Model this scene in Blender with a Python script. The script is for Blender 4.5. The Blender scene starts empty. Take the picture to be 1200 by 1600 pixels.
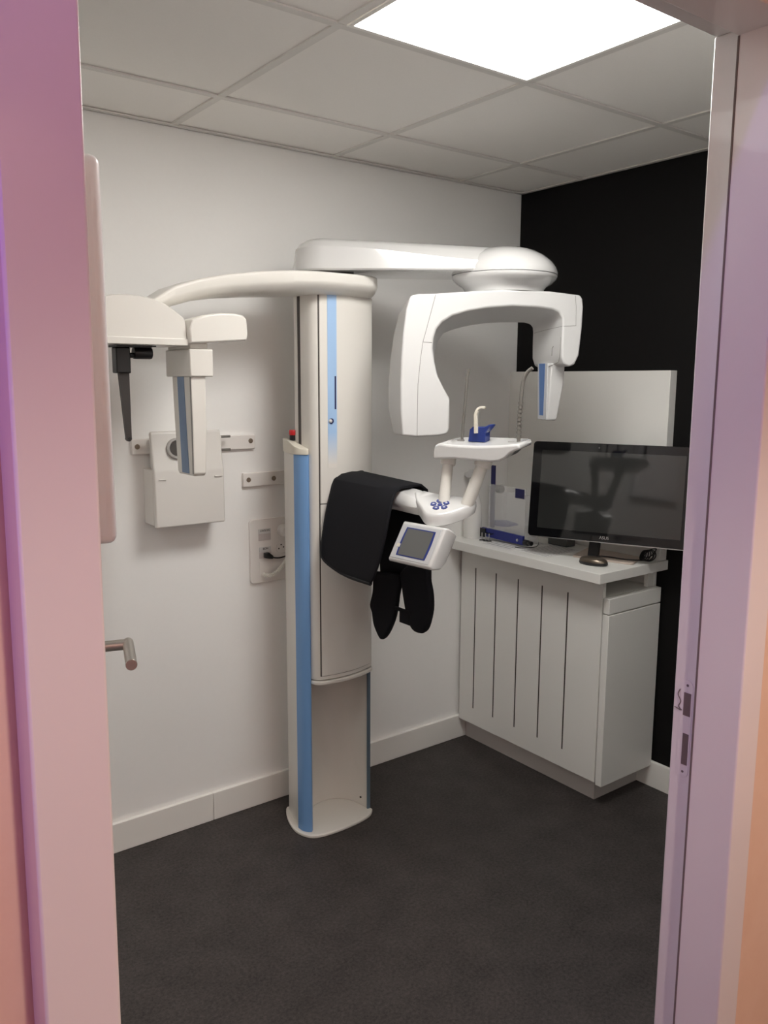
import bpy, bmesh, math
from mathutils import Vector, Matrix

# ------------------------------------------------------------------ camera, light, exposure
scene = bpy.context.scene
COL = scene.collection
scene.view_settings.view_transform = 'Standard'
scene.view_settings.look = 'None'
scene.view_settings.gamma = 1.0
scene.view_settings.use_curve_mapping = False
scene.view_settings.exposure = 0.0
scene.cycles.max_bounces = 24
scene.cycles.diffuse_bounces = 16
scene.cycles.glossy_bounces = 6

cam_d = bpy.data.cameras.new('camera')
cam_d.sensor_fit = 'VERTICAL'
cam_d.sensor_height = 32.0
cam_d.lens = 1292.64 * 32.0 / 1600.0
cam_d.clip_start = 0.02
cam = bpy.data.objects.new('camera', cam_d)
cam.location = (-2.6766, -2.5941, 1.5661)
cam.rotation_euler = (1.4135, -0.0040, -0.6446)
COL.objects.link(cam)
scene.camera = cam

world = bpy.data.worlds.new('world')
scene.world = world
world.use_nodes = True
world.node_tree.nodes['Background'].inputs[0].default_value = (0.75, 0.72, 0.8, 1)
world.node_tree.nodes['Background'].inputs[1].default_value = 0.03

PANEL_STRENGTH = 19.5
PANEL_COLOUR = (1.0, 0.975, 0.93)

def lamp(name, kind, loc, rot, energy, color, **kw):
    d = bpy.data.lights.new(name, kind)
    d.energy = energy
    d.color = color
    for k, v in kw.items():
        setattr(d, k, v)
    o = bpy.data.objects.new(name, d)
    o.location = loc
    o.rotation_euler = rot
    COL.objects.link(o)
    return o

# corridor: a violet led strip under the corridor ceiling and one warm recessed downlight
lamp('violet_strip_lamp', 'AREA', (-3.25, -2.17, 2.46), (0, 0, 0), 11.0, (0.42, 0.2, 1.0),
     shape='RECTANGLE', size=1.5, size_y=0.04)
lamp('warm_downlight_lamp', 'SPOT', (-2.35, -3.30, 2.45), (0, 0, 0), 56.0, (1.0, 0.83, 0.73),
     spot_size=math.radians(120), spot_blend=0.30, shadow_soft_size=0.06)
lamp('added_warm_fill_lamp', 'SPOT', (-0.95, -3.20, 2.45), (0, 0, 0), 52.0, (1.0, 0.83, 0.73),  # extra fill spot, added to brighten the right wall and door frame
     spot_size=math.radians(120), spot_blend=0.30, shadow_soft_size=0.06)

# ------------------------------------------------------------------ materials
def mat(name, col, rough=0.5, metal=0.0, spec=0.5, emit=None, strength=0.0, coat=0.0, trans=0.0, alpha=1.0, noise=None):
    m = bpy.data.materials.new(name)
    m.use_nodes = True
    nt = m.node_tree
    b = nt.nodes['Principled BSDF']
    b.inputs['Base Color'].default_value = (*col, 1)
    b.inputs['Roughness'].default_value = rough
    b.inputs['Metallic'].default_value = metal
    b.inputs['Specular IOR Level'].default_value = spec
    b.inputs['Coat Weight'].default_value = coat
    b.inputs['Coat Roughness'].default_value = 0.04
    b.inputs['Transmission Weight'].default_value = trans
    b.inputs['Alpha'].default_value = alpha
    if emit:
        b.inputs['Emission Color'].default_value = (*emit, 1)
        b.inputs['Emission Strength'].default_value = strength
    if noise:                      # (scale, dark colour, light colour, bump)
        tc = nt.nodes.new('ShaderNodeTexCoord')
        nz = nt.nodes.new('ShaderNodeTexNoise')
        nz.inputs['Scale'].default_value = noise[0]
        nz.inputs['Detail'].default_value = 6
        nz.inputs['Roughness'].default_value = 0.7
        rp = nt.nodes.new('ShaderNodeValToRGB')
        rp.color_ramp.elements[0].position = 0.35
        rp.color_ramp.elements[1].position = 0.7
        rp.color_ramp.elements[0].color = (*noise[1], 1)
        rp.color_ramp.elements[1].color = (*noise[2], 1)
        nt.links.new(tc.outputs['Object'], nz.inputs['Vector'])
        nt.links.new(nz.outputs['Fac'], rp.inputs['Fac'])
        nt.links.new(rp.outputs['Color'], b.inputs['Base Color'])
        if noise[3]:
            bp = nt.nodes.new('ShaderNodeBump')
            bp.inputs['Strength'].default_value = noise[3]
            bp.inputs['Distance'].default_value = 0.002
            nt.links.new(nz.outputs['Fac'], bp.inputs['Height'])
            nt.links.new(bp.outputs['Normal'], b.inputs['Normal'])
    return m

M = {
    'wall':    mat('white wall paint', (0.89, 0.885, 0.87), 0.6, spec=0.3, noise=(60, (0.885, 0.88, 0.865), (0.895, 0.89, 0.875), 0.03)),
    'black':   mat('black wall paint', (0.005, 0.0045, 0.0045), 0.65, spec=0.18, noise=(40, (0.0045, 0.004, 0.004), (0.006, 0.0055, 0.0055), 0.05)),
    'peach':   mat('peach corridor paint', (0.74, 0.55, 0.42), 0.7, spec=0.3, noise=(6, (0.72, 0.52, 0.39), (0.76, 0.58, 0.45), 0.0)),
    'tile':    mat('ceiling tile', (0.88, 0.86, 0.83), 0.9, spec=0.1, noise=(150, (0.87, 0.85, 0.82), (0.89, 0.87, 0.84), 0.1)),
    'grid':    mat('ceiling grid metal', (0.70, 0.68, 0.65), 0.5),
    'skirt':   mat('white skirting', (0.84, 0.825, 0.79), 0.4),
    'floor':   mat('dark vinyl floor', (0.02, 0.019, 0.019), 0.55, spec=0.35),
    'frame':   mat('white lacquered frame', (0.74, 0.725, 0.715), 0.28, coat=0.2),
    'seal':    mat('grey rubber seal', (0.16, 0.13, 0.12), 0.7),
    'steel':   mat('brushed steel', (0.55, 0.52, 0.48), 0.28, metal=1.0),
    'pan':     mat('glossy white plastic', (0.64, 0.64, 0.635), 0.22, coat=1.0),
    'head':    mat('satin white plastic', (0.67, 0.67, 0.665), 0.35),
    'cream':   mat('cream enamel', (0.73, 0.71, 0.665), 0.3, coat=0.15),
    'ivory':   mat('ivory plastic', (0.70, 0.665, 0.57), 0.35),
    'blue':    mat('blue panel', (0.17, 0.34, 0.63), 0.35),
    'dkblue':  mat('dark blue plastic', (0.018, 0.035, 0.20), 0.35),
    'navy':    mat('navy plastic', (0.01, 0.012, 0.09), 0.4),
    'slate':   mat('slate blue strip', (0.16, 0.24, 0.38), 0.35),
    'edge':    mat('blue grey edge', (0.12, 0.17, 0.22), 0.4),
    'dark':    mat('dark gap', (0.015, 0.013, 0.012), 0.7),
    'groove':  mat('dark groove', (0.06, 0.05, 0.045), 0.6),
    'seam':    mat('grey seam', (0.25, 0.24, 0.23), 0.6),
    'blackpl': mat('black plastic', (0.008, 0.008, 0.009), 0.4),
    'blackmt': mat('dark grey bar', (0.035, 0.03, 0.028), 0.45),
    'red':     mat('red plastic', (0.55, 0.015, 0.02), 0.35),
    'greyrod': mat('grey rod', (0.16, 0.15, 0.135), 0.45),
    'lightgrey': mat('light grey bezel', (0.52, 0.53, 0.545), 0.35),
    'lcd':     mat('grey lcd', (0.115, 0.118, 0.115), 0.3),
    'apron':   mat('black lead apron cloth', (0.006, 0.0062, 0.008), 0.85, spec=0.25, noise=(400, (0.005, 0.005, 0.007), (0.008, 0.008, 0.011), 0.15)),
    'piping':  mat('black piping', (0.003, 0.003, 0.004), 0.8),
    'cab':     mat('white laminate', (0.82, 0.815, 0.785), 0.4),
    'slot':    mat('raw board edge', (0.045, 0.035, 0.028), 0.8),
    'kick':    mat('toe kick laminate', (0.60, 0.57, 0.55), 0.35),
    'screen':  mat('black glass screen', (0.006, 0.006, 0.007), 0.05, spec=0.5),
    'lcdoff':  mat('dark lcd panel', (0.028, 0.029, 0.028), 0.05, spec=0.5, coat=0.6),
    'silver':  mat('silver trim', (0.6, 0.6, 0.6), 0.3, metal=1.0),
    'champ':   mat('champagne metal', (0.60, 0.50, 0.43), 0.4, metal=0.25),
    'bronze':  mat('bronze mouse shell', (0.20, 0.165, 0.13), 0.3, metal=0.85),
    'paper':   mat('white paper', (0.74, 0.73, 0.72), 0.8),
    'ink':     mat('grey print', (0.12, 0.12, 0.14), 0.8),
    'bottle':  mat('white bottle', (0.80, 0.79, 0.77), 0.35),
    'plate':   mat('white wall plate', (0.80, 0.77, 0.74), 0.35),
    'greybtn': mat('grey module', (0.55, 0.50, 0.49), 0.4),
    'cord':    mat('white cord', (0.80, 0.78, 0.73), 0.45),
    'brass':   mat('brown metal screw', (0.30, 0.24, 0.19), 0.4, metal=0.8),
    'boxw':    mat('pale grey shell', (0.72, 0.695, 0.66), 0.33),
    'acry':    mat('clear acrylic', (0.86, 0.86, 0.87), 0.08, alpha=0.25),
    'glow':    mat('lit diffuser', (0.9, 0.9, 0.9), 0.5, emit=PANEL_COLOUR, strength=PANEL_STRENGTH),
    'glow2':   mat('dimmer lit diffuser', (0.9, 0.9, 0.9), 0.5, emit=PANEL_COLOUR, strength=6.5),  # weaker emission for the second ceiling panel
    'knob':    mat('grey knob', (0.11, 0.10, 0.095), 0.5),
}
# fading blue stripe: the print of the stripe fades out towards its lower end
def fade_mat():
    m = mat('fading blue stripe', (0.3, 0.45, 0.7), 0.3)
    nt = m.node_tree
    g = nt.nodes.new('ShaderNodeNewGeometry')
    s = nt.nodes.new('ShaderNodeSeparateXYZ')
    r = nt.nodes.new('ShaderNodeMapRange')
    r.inputs['From Min'].default_value = 1.295
    r.inputs['From Max'].default_value = 1.40
    c = nt.nodes.new('ShaderNodeValToRGB')
    c.color_ramp.elements[0].color = (0.76, 0.735, 0.69, 1)
    c.color_ramp.elements[1].color = (0.36, 0.54, 0.80, 1)
    nt.links.new(g.outputs['Position'], s.inputs[0])
    nt.links.new(s.outputs['Z'], r.inputs['Value'])
    nt.links.new(r.outputs['Result'], c.inputs['Fac'])
    nt.links.new(c.outputs['Color'], nt.nodes['Principled BSDF'].inputs['Base Color'])
    return m
M['fade'] = fade_mat()
# speckled vinyl floor
def floor_mat(m):
    nt = m.node_tree
    b = nt.nodes['Principled BSDF']
    tc = nt.nodes.new('ShaderNodeTexCoord')
    n1 = nt.nodes.new('ShaderNodeTexNoise'); n1.inputs['Scale'].default_value = 9; n1.inputs['Detail'].default_value = 5
    n2 = nt.nodes.new('ShaderNodeTexNoise'); n2.inputs['Scale'].default_value = 105; n2.inputs['Detail'].default_value = 4
    n2.inputs['Roughness'].default_value = 0.8
    a = nt.nodes.new('ShaderNodeMath'); a.operation = 'MULTIPLY_ADD'
    a.inputs[1].default_value = 0.35
    r = nt.nodes.new('ShaderNodeValToRGB')
    r.color_ramp.elements[0].position = 0.45; r.color_ramp.elements[0].color = (0.015, 0.0125, 0.0122, 1)
    r.color_ramp.elements[1].position = 0.95; r.color_ramp.elements[1].color = (0.082, 0.071, 0.068, 1)
    nt.links.new(tc.outputs['Object'], n1.inputs['Vector']); nt.links.new(tc.outputs['Object'], n2.inputs['Vector'])
    nt.links.new(n1.outputs['Fac'], a.inputs[0]); nt.links.new(n2.outputs['Fac'], a.inputs[2])
    nt.links.new(a.outputs[0], r.inputs['Fac']); nt.links.new(r.outputs['Color'], b.inputs['Base Color'])
    bp = nt.nodes.new('ShaderNodeBump'); bp.inputs['Strength'].default_value = 0.25; bp.inputs['Distance'].default_value = 0.002
    nt.links.new(n2.outputs['Fac'], bp.inputs['Height']); nt.links.new(bp.outputs['Normal'], b.inputs['Normal'])
floor_mat(M['floor'])

# ------------------------------------------------------------------ mesh helpers (all shapes in room metres)
def V(*a):
    return Vector(a)

def box(bm, lo, hi):
    vs = [bm.verts.new((x, y, z)) for x in (lo[0], hi[0]) for y in (lo[1], hi[1]) for z in (lo[2], hi[2])]
    for f in ((0, 1, 3, 2), (4, 6, 7, 5), (0, 4, 5, 1), (2, 3, 7, 6), (0, 2, 6, 4), (1, 5, 7, 3)):
        bm.faces.new([vs[i] for i in f])

def loft(bm, loops, close=True, cap=True):
    rings = [[bm.verts.new(p) for p in l] for l in loops]
    n = len(rings[0])
    for a, b in zip(rings, rings[1:]):
        for i in range(n if close else n - 1):
            j = (i + 1) % n
            bm.faces.new((a[i], a[j], b[j], b[i]))
    if cap and close:
        bm.faces.new(list(reversed(rings[0])))
        bm.faces.new(rings[-1])

def prism(bm, pts, O, U, W, N, d0, d1):
    O, U, W, N = Vector(O), Vector(U), Vector(W), Vector(N)
    loft(bm, [[O + U * u + W * w + N * d for u, w in pts] for d in (d0, d1)])

def obox(bm, c, U, W, N, hu, hw, hn):
    prism(bm, [(-hu, -hw), (hu, -hw), (hu, hw), (-hu, hw)], c, U, W, N, -hn, hn)

def extrude_z(bm, pts, z0, z1):
    loft(bm, [[V(x, y, z) for x, y in pts] for z in (z0, z1)])

def tube(bm, path, rad, seg=12):
    path = [Vector(p) for p in path]
    rads = rad if isinstance(rad, (list, tuple)) else [rad] * len(path)
    loops = []
    ref = None
    for i, p in enumerate(path):
        t = (path[min(i + 1, len(path) - 1)] - path[max(i - 1, 0)]).normalized()
        if ref is None:
            ref = t.orthogonal().normalized()
        ref = (ref - t * ref.dot(t)).normalized()
        b = t.cross(ref)
        loops.append([p + (ref * math.cos(2 * math.pi * k / seg) + b * math.sin(2 * math.pi * k / seg)) * rads[i] for k in range(seg)])
    loft(bm, loops)

def lathe(bm, prof, c, axis=(0, 0, 1), seg=40, cap=True):
    A = Vector(axis).normalized()
    X = A.orthogonal().normalized()
    Y = A.cross(X)
    c = Vector(c)
    loft(bm, [[c + A * h + (X * math.cos(2 * math.pi * k / seg) + Y * math.sin(2 * math.pi * k / seg)) * max(r, 1e-4)
               for k in range(seg)] for r, h in prof], cap=cap)

def sheet(bm, rows):
    rings = [[bm.verts.new(p) for p in r] for r in rows]
    for a, b in zip(rings, rings[1:]):
        for i in range(len(a) - 1):
            bm.faces.new((a[i], a[i + 1], b[i + 1], b[i]))

def smooth_path(pts, n=6):
    pts = [Vector(p) for p in pts]
    out = []
    for i in range(len(pts) - 1):
        p0, p1, p2, p3 = pts[max(i - 1, 0)], pts[i], pts[i + 1], pts[min(i + 2, len(pts) - 1)]
        for k in range(n):
            t = k / n
            out.append(0.5 * ((2 * p1) + (p2 - p0) * t + (2 * p0 - 5 * p1 + 4 * p2 - p3) * t * t + (3 * p1 - p0 - 3 * p2 + p3) * t ** 3))
    out.append(pts[-1])
    return out

def smooth2(pts, n=4):
    return [(p.x, p.y) for p in smooth_path([(a, b, 0) for a, b in pts], n)]

def origin_of(o):
    v = Vector((0, 0, 0))
    while o is not None:
        v += o.location
        o = o.parent
    return v

def part(name, bm, m, parent=None, bevel=0.0, seg=2, angle=32, solid=0.0, label=None, loc=None):
    bmesh.ops.recalc_face_normals(bm, faces=bm.faces)
    org = origin_of(parent) if parent else Vector(loc or (0, 0, 0))
    if org.length:
        bmesh.ops.translate(bm, verts=bm.verts, vec=-org)
    me = bpy.data.meshes.new(name)
    bm.to_mesh(me)
    bm.free()
    me.materials.append(m if not isinstance(m, str) else M[m])
    for p in me.polygons:
        p.use_smooth = True
    me.set_sharp_from_angle(angle=math.radians(angle))
    o = bpy.data.objects.new(name, me)
    COL.objects.link(o)
    if parent:
        o.parent = parent
    elif loc:
        o.location = loc
    if solid:
        s = o.modifiers.new('solid', 'SOLIDIFY')
        s.thickness = solid
        s.offset = 0
    if bevel:
        b = o.modifiers.new('bevel', 'BEVEL')
        b.width = bevel
        b.segments = seg
        b.limit_method = 'ANGLE'
        b.angle_limit = math.radians(30)
        b.harden_normals = False
    if label:
        o['label'] = label
    return o

def thing(name, label, cat, loc=(0, 0, 0), group=None):
    o = bpy.data.objects.new(name, None)
    o.empty_display_size = 0.05
    o.location = loc
    COL.objects.link(o)
    return tag(o, label, cat, group)

def tag(o, label, cat, group=None):
    o['label'] = label
    o['category'] = cat
    if group:
        o['group'] = group
    return o

def struct(name, bm, m, parent=None, bevel=0.0, label=None):
    o = part(name, bm, m, parent, bevel=bevel, label=label)
    if not parent:
        o['kind'] = 'structure'
    return o

def B():
    return bmesh.new()

def boxes(*bs):
    bm = B()
    for lo, hi in bs:
        box(bm, lo, hi)
    return bm

def text(name, body, size, O, U, W, m, parent, depth=0.0004):
    cu = bpy.data.curves.new(name, 'FONT')
    cu.body = body
    cu.size = size
    cu.align_x = 'CENTER'
    cu.align_y = 'CENTER'
    cu.extrude = depth
    tmp = bpy.data.objects.new(name + '_curve', cu)
    COL.objects.link(tmp)
    dg = bpy.context.evaluated_depsgraph_get()
    me = bpy.data.meshes.new_from_object(tmp.evaluated_get(dg))
    bpy.data.objects.remove(tmp)
    bpy.data.curves.remove(cu)
    U, W = Vector(U).normalized(), Vector(W).normalized()
    N = U.cross(W)
    bm = B()
    bm.from_mesh(me)
    bpy.data.meshes.remove(me)
    for v in bm.verts:
        v.co = Vector(O) + U * v.co.x + W * v.co.y + N * v.co.z
    return part(name, bm, m, parent)

X, Y, Z = V(1, 0, 0), V(0, 1, 0), V(0, 0, 1)
H = 2.35

# ------------------------------------------------------------------ room shell
struct('floor', boxes(((-4.6, -3.7, -0.05), (0.1, 0.1, 0.0))), 'floor')
struct('wall_back', boxes(((-3.82, 0.0, 0.0), (0.1, 0.1, 2.5))), 'wall')
struct('wall_right', boxes(((0.0, -1.878, 0.0), (0.1, 0.0, 2.5))), 'black')
struct('wall_left', boxes(((-3.82, -1.878, 0.0), (-3.72, 0.0, 2.5))), 'wall')
OX0, OX1, OZ = -2.535, -1.534, 2.072
struct('wall_front', boxes(((-4.6, -1.915, 0.0), (OX0, -1.878, 2.5)), ((OX1, -1.915, 0.0), (0.1, -1.878, 2.5)),
                           ((OX0, -1.915, OZ), (OX1, -1.878, 2.5))), 'wall')
struct('wall_corridor', boxes(((-4.6, -1.956, 0.0), (OX0, -1.915, 2.5)), ((OX1, -1.956, 0.0), (0.1, -1.915, 2.5)),
                              ((OX0, -1.956, OZ), (OX1, -1.915, 2.5))), 'peach')
struct('wall_outer', boxes(((-4.6, -3.7, 0.0), (0.1, -3.6, 2.5))), 'peach')
struct('wall_outer_left', boxes(((-4.6, -3.6, 0.0), (-4.5, -1.956, 2.5))), 'peach')
struct('wall_outer_right', boxes(((0.0, -3.6, 0.0), (0.1, -1.956, 2.5))), 'peach')
# suspended ceiling: tiles between bars, in a 60 cm grid
GX = [-3.3612, -2.7612, -2.1612, -1.5612, -0.9612, -0.3612]
GY = [-0.3378, -0.9378, -1.5378]
xs = [-3.72] + GX + [0.0]
ys = [0.0] + GY + [-1.878]
LIGHTS = [(-1.5612, -0.9378), (-3.3612, -0.9378)]
bm = B()
for i in range(len(xs) - 1):
    for j in range(len(ys) - 1):
        if any(abs(xs[i] - lx) < 0.01 and abs(ys[j] - ly) < 0.01 for lx, ly in LIGHTS):
            continue
        box(bm, (xs[i] + 0.0005, ys[j + 1] + 0.0005, H + 0.004), (xs[i + 1] - 0.0005, ys[j] - 0.0005, H + 0.02))
struct('ceiling', bm, 'tile')
struct('ceiling_slab', boxes(((-4.6, -3.7, 2.5), (0.1, 0.1, 2.6))), 'tile')
bm = B()
for x in GX:
    box(bm, (x - 0.011, -1.876, H - 0.001), (x + 0.011, -0.002, H + 0.0035))
for y in GY:
    box(bm, (-3.718, y - 0.011, H - 0.0016), (-0.002, y + 0.011, H + 0.003))
for lo, hi in (((-3.72, -0.022, H - 0.002), (0, 0, H + 0.002)), ((-0.022, -1.878, H - 0.002), (0, 0, H + 0.002)),
               ((-3.72, -0.003, H - 0.002), (0, 0, H + 0.03)), ((-0.003, -1.878, H - 0.002), (0, 0, H + 0.03)),
               ((-3.72, -1.878, H - 0.002), (0, -1.856, H + 0.002)), ((-3.72, -1.878, H - 0.002), (-3.698, 0, H + 0.002))):
    box(bm, lo, hi)
struct('trim_1', bm, 'grid')
# skirting boards
struct('baseboard_back', boxes(((-3.72, -0.015, 0.0), (-1.497, 0.0, 0.1033)), ((-1.4955, -0.015, 0.0), (-0.0, 0.0, 0.1033))), 'skirt', bevel=0.002)
struct('baseboard_right', boxes(((-0.015, -1.878, 0.0), (0.0, -0.015, 0.1033))), 'skirt', bevel=0.002)

# ------------------------------------------------------------------ door frame and door
FR, FL = -1.566, -2.503           # rebate faces
SR, SL = -1.581, -2.488           # stop faces
def jamb(bm, side):
    r, s = (FR, SR) if side > 0 else (FL, SL)
    o = r + side * 0.034
    pts = [(r, -1.878), (r, -1.918), (s, -1.922), (s, -1.997), (s + side * 0.057, -1.997), (s + side * 0.057, -1.957),
           (o, -1.957), (o, -1.878)]
    if side < 0:
        pts.reverse()
    lean = 0.0 if side > 0 else 0.0086
    loft(bm, [[V(x - lean, y, 0.0) for x, y in pts], [V(x + lean * 0.95, y, 2.04) for x, y in pts]])
bm = B()
jamb(bm, 1)
jamb(bm, -1)
pts = [(-1.878, 2.04), (-1.918, 2.04), (-1.922, 2.025), (-1.997, 2.025), (-1.997, 2.082), (-1.957, 2.082), (-1.957, 2.074), (-1.878, 2.074)]
prism(bm, pts, (0, 0, 0), Y, Z, X, SL - 0.057, SR + 0.057)
frame = struct('trim_2', bm, 'frame', bevel=0.0025)
struct('seal', boxes(((SR - 0.0008, -1.9262, 0.0), (SR + 0.004, -1.9232, 2.024))), 'seal', frame, label='thin brown rubber seal')
# strike plate on the right rebate
bm = B()
pz = [(1.107, -1.9), (0.958, -1.9)]
loop = []
for k in range(9):
    t = math.pi * k / 8
    loop.append((-1.901 + 0.0105 * math.cos(t), 1.101 + 0.0105 * math.sin(t)))
for k in range(9):
    t = math.pi + math.pi * k / 8
    loop.append((-1.901 + 0.0105 * math.cos(t), 0.963 + 0.0105 * math.sin(t)))
prism(bm, loop, (FR, 0, 0), Y, Z, -X, 0.0, 0.0012)
strike = struct('strike_plate', bm, 'frame', frame)
bm = boxes(((FR - 0.0018, -1.909, 1.054), (FR - 0.001, -1.897, 1.091)), ((FR - 0.0018, -1.909, 0.974), (FR - 0.001, -1.899, 1.025)))
part('latch_opening', bm, mat('recess brown', (0.16, 0.12, 0.115), 0.5), strike)
bm = B()
tube(bm, smooth_path([(FR - 0.002, -1.890, 1.094), (FR - 0.002, -1.887, 1.085), (FR - 0.002, -1.892, 1.075), (FR - 0.002, -1.889, 1.066), (FR - 0.002, -1.895, 1.061)]), 0.0008, 6)
tube(bm, [(FR - 0.002, -1.882, 1.063), (FR - 0.002, -1.893, 1.061)], 0.0008, 6)
part('scratched_mark', bm, M['seal'], strike)
bm = B()
for z in (1.103, 0.962):
    lathe(bm, [(0.0, 0), (0.0022, 0), (0.0018, 0.0006), (0, 0.0008)], (FR - 0.0012, -1.902, z), -X, 10)
part('screw', bm, 'seal', strike)
# door leaf, opened into the room
DH = V(-2.462, -1.868, 0)
DD = V(0.2985, 0.954, 0).normalized()
DN = V(DD.y, -DD.x, 0)            # faces the opening
bm = B()
prism(bm, [(0.0, 0.008), (0.925, 0.008), (0.925, 2.035), (0.0, 2.035)], DH, DD, Z, DN, -0.04, 0.0)
door = struct('door_1', bm, 'frame', bevel=0.002)
hb = DH + DD * 0.757 + Z * 1.093
bm = B()
tube(bm, [hb, hb + DN * 0.060], 0.0098, 20)
tube(bm, [hb + DN * 0.060 + DD * 0.0097, hb + DN * 0.060 - DD * 0.118], 0.0098, 20)
part('door_handle', bm, 'steel', door, label='brushed steel lever handle', bevel=0.0006)
bm = B()
lathe(bm, [(0, 0), (0.026, 0), (0.026, 0.006), (0.024, 0.008), (0, 0.008)], hb, DN, 28)
part('handle_rose', bm, 'steel', door)
bm = B()
pc = DH + DD * 0.56
r = 0.022
prism(bm, [(-0.15, 1.344), (0.15, 1.344), (0.15, 1.851), (-0.15, 1.851)], pc, DD, Z, DN, 0.0, 0.041)
part('rounded_panel', bm, mat('milky plastic', (0.84, 0.82, 0.84), 0.25), door, bevel=0.012, seg=4, label='milky rounded plastic panel')

# ------------------------------------------------------------------ ceiling lights
def ceiling_light(lx, ly, label, lit='glow'):
    t = thing('ceiling_light', label, 'light', (lx + 0.3, ly - 0.3, H))
    x0, x1, y0, y1 = lx + 0.012, lx + 0.588, ly - 0.588, ly - 0.012
    f = 0.012
    bm = boxes(((x0, y0, H - 0.004), (x1, y0 + f, H + 0.02)), ((x0, y1 - f, H - 0.004), (x1, y1, H + 0.02)),
               ((x0, y0 + f, H - 0.004), (x0 + f, y1 - f, H + 0.02)), ((x1 - f, y0 + f, H - 0.004), (x1, y1 - f, H + 0.02)))
    part('frame', bm, 'skirt', t, bevel=0.001)
    part('diffuser', boxes(((x0 + f, y0 + f, H), (x1 - f, y1 - f, H + 0.012))), lit, t)
ceiling_light(*LIGHTS[0], 'bright square light panel set in the tiled ceiling near the white arm')
ceiling_light(*LIGHTS[1], 'second bright square light panel in the ceiling, behind the opened door', 'glow2')

# ------------------------------------------------------------------ the X-ray machine
xr = thing('panoramic_xray_machine', 'tall white and blue dental X-ray machine on a column by the white wall', 'x-ray machine', (-1.14, -0.2, 0))
base_pts = smooth2([(-1.235, -0.108), (-1.256, -0.116), (-1.288, -0.184), (-1.304, -0.262), (-1.285, -0.322), (-1.235, -0.347), (-1.14, -0.351),
                    (-1.05, -0.339), (-1.009, -0.314), (-1.004, -0.285), (-1.012, -0.15), (-1.03, -0.098)], 4)
bm = B(); extrude_z(bm, base_pts, 0.0, 0.012)
part('base_plate', bm, 'cream', xr, bevel=0.003)
inner = smooth2([(-1.258, -0.300), (-1.235, -0.235), (-1.19, -0.178), (-1.13, -0.152), (-1.07, -0.165), (-1.03, -0.215), (-1.018, -0.28)], 4)
stand = [(-1.235, -0.122), (-1.252, -0.130), (-1.290, -0.262)] + [(-1.286, -0.288), (-1.27, -0.308), (-1.262, -0.306)] + inner + [(-1.009, -0.295), (-1.012, -0.16), (-1.03, -0.105)]
bm = B(); extrude_z(bm, stand, 0.012, 1.10)
stand_o = part('stand', bm, 'cream', xr, bevel=0.002)
# left pillar above the stand, up to the emergency button
bm = B(); extrude_z(bm, [(-1.2515, -0.131), (-1.290, -0.262), (-1.286, -0.288), (-1.27, -0.308), (-1.2628, -0.304), (-1.2628, -0.19), (-1.240, -0.136)], 1.10, 1.33)
pillar = part('side_pillar', bm, 'cream', xr)
# blue wrap on the pillar nose
bm = B()
nose = smooth2([(-1.2912, -0.2605), (-1.2895, -0.285), (-1.281, -0.302), (-1.2685, -0.3115), (-1.2632, -0.3085)], 4)
bk = [(x + 0.006, y + 0.006) for x, y in nose]
loft(bm, [[V(x, y, z) for x, y in nose + bk[::-1]] for z in (0.0135, 1.329)])
part('blue_strip', bm, 'blue', xr, label='long blue strip on the front edge of the left pillar')
# sloping ivory cap
bm = B()
cp = smooth2([(-1.240, -0.130), (-1.257, -0.134), (-1.278, -0.185), (-1.297, -0.262), (-1.291, -0.293), (-1.272, -0.315), (-1.262, -0.308)], 3) + [(-1.2625, -0.20), (-1.242, -0.148)]
def cz(y): return 1.372 if y > -0.22 else 1.372 - 0.026 * min(1, (-0.22 - y) / 0.09)
loft(bm, [[V(x, y, 1.328) for x, y in cp], [V(x, y, cz(y)) for x, y in cp]])
part('pillar_cap', bm, 'ivory', xr, bevel=0.004, seg=3)
bm = B()
bc = (-1.2625, -0.212, 0)
lathe(bm, [(0.0, 1.370), (0.012, 1.370), (0.012, 1.388), (0, 1.388)], bc, Z, 20)
btn = part('emergency_button', bm, 'blackpl', xr)
bm = B()
lathe(bm, [(0, 1.387), (0.0125, 1.387), (0.0138, 1.392), (0.0138, 1.401), (0.012, 1.404), (0.0, 1.405)], bc, Z, 20)
part('button_head', bm, 'red', btn, label='red mushroom button')
# right dark edge of the stand and a little screw
part('edge_strip', boxes(((-1.0195, -0.2995, 0.013), (-1.0075, -0.2935, 0.60))), 'edge', xr, label='blue grey edge of the stand')
bm = B(); lathe(bm, [(0, 0), (0.004, 0), (0.003, 0.001), (0, 0.0012)], (-1.0245, -0.262, 0.045), V(-0.8, -0.6, 0), 10)
part('screw', bm, 'dark', xr)
# lifting carriage
car_front = smooth2([(-1.2615, -0.285), (-1.2565, -0.314), (-1.238, -0.333), (-1.19, -0.343), (-1.13, -0.345), (-1.07, -0.336), (-1.02, -0.318), (-1.006, -0.300)], 4)
car = [(-1.006, -0.222), (-1.2615, -0.222)] + car_front
bm = B(); extrude_z(bm, car, 0.565, 1.835)
carriage = part('carriage', bm, 'cream', xr, bevel=0.002)
def on_front(x):
    best = None
    for (x0, y0), (x1, y1) in zip(car_front, car_front[1:]):
        if x0 <= x <= x1 or x1 <= x <= x0:
            t = (x - x0) / (x1 - x0) if abs(x1 - x0) > 1e-9 else 0
            best = y0 + (y1 - y0) * t
    return best if best is not None else -0.3
def front_strip(bm, x0, x1, z0, z1, proud, n=10):
    f = [(x0 + (x1 - x0) * k / n) for k in range(n + 1)]
    a = [(x, on_front(x) - proud) for x in f]
    b = [(x, on_front(x) + 0.003) for x in f]
    extrude_z(bm, a + b[::-1], z0, z1)
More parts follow.
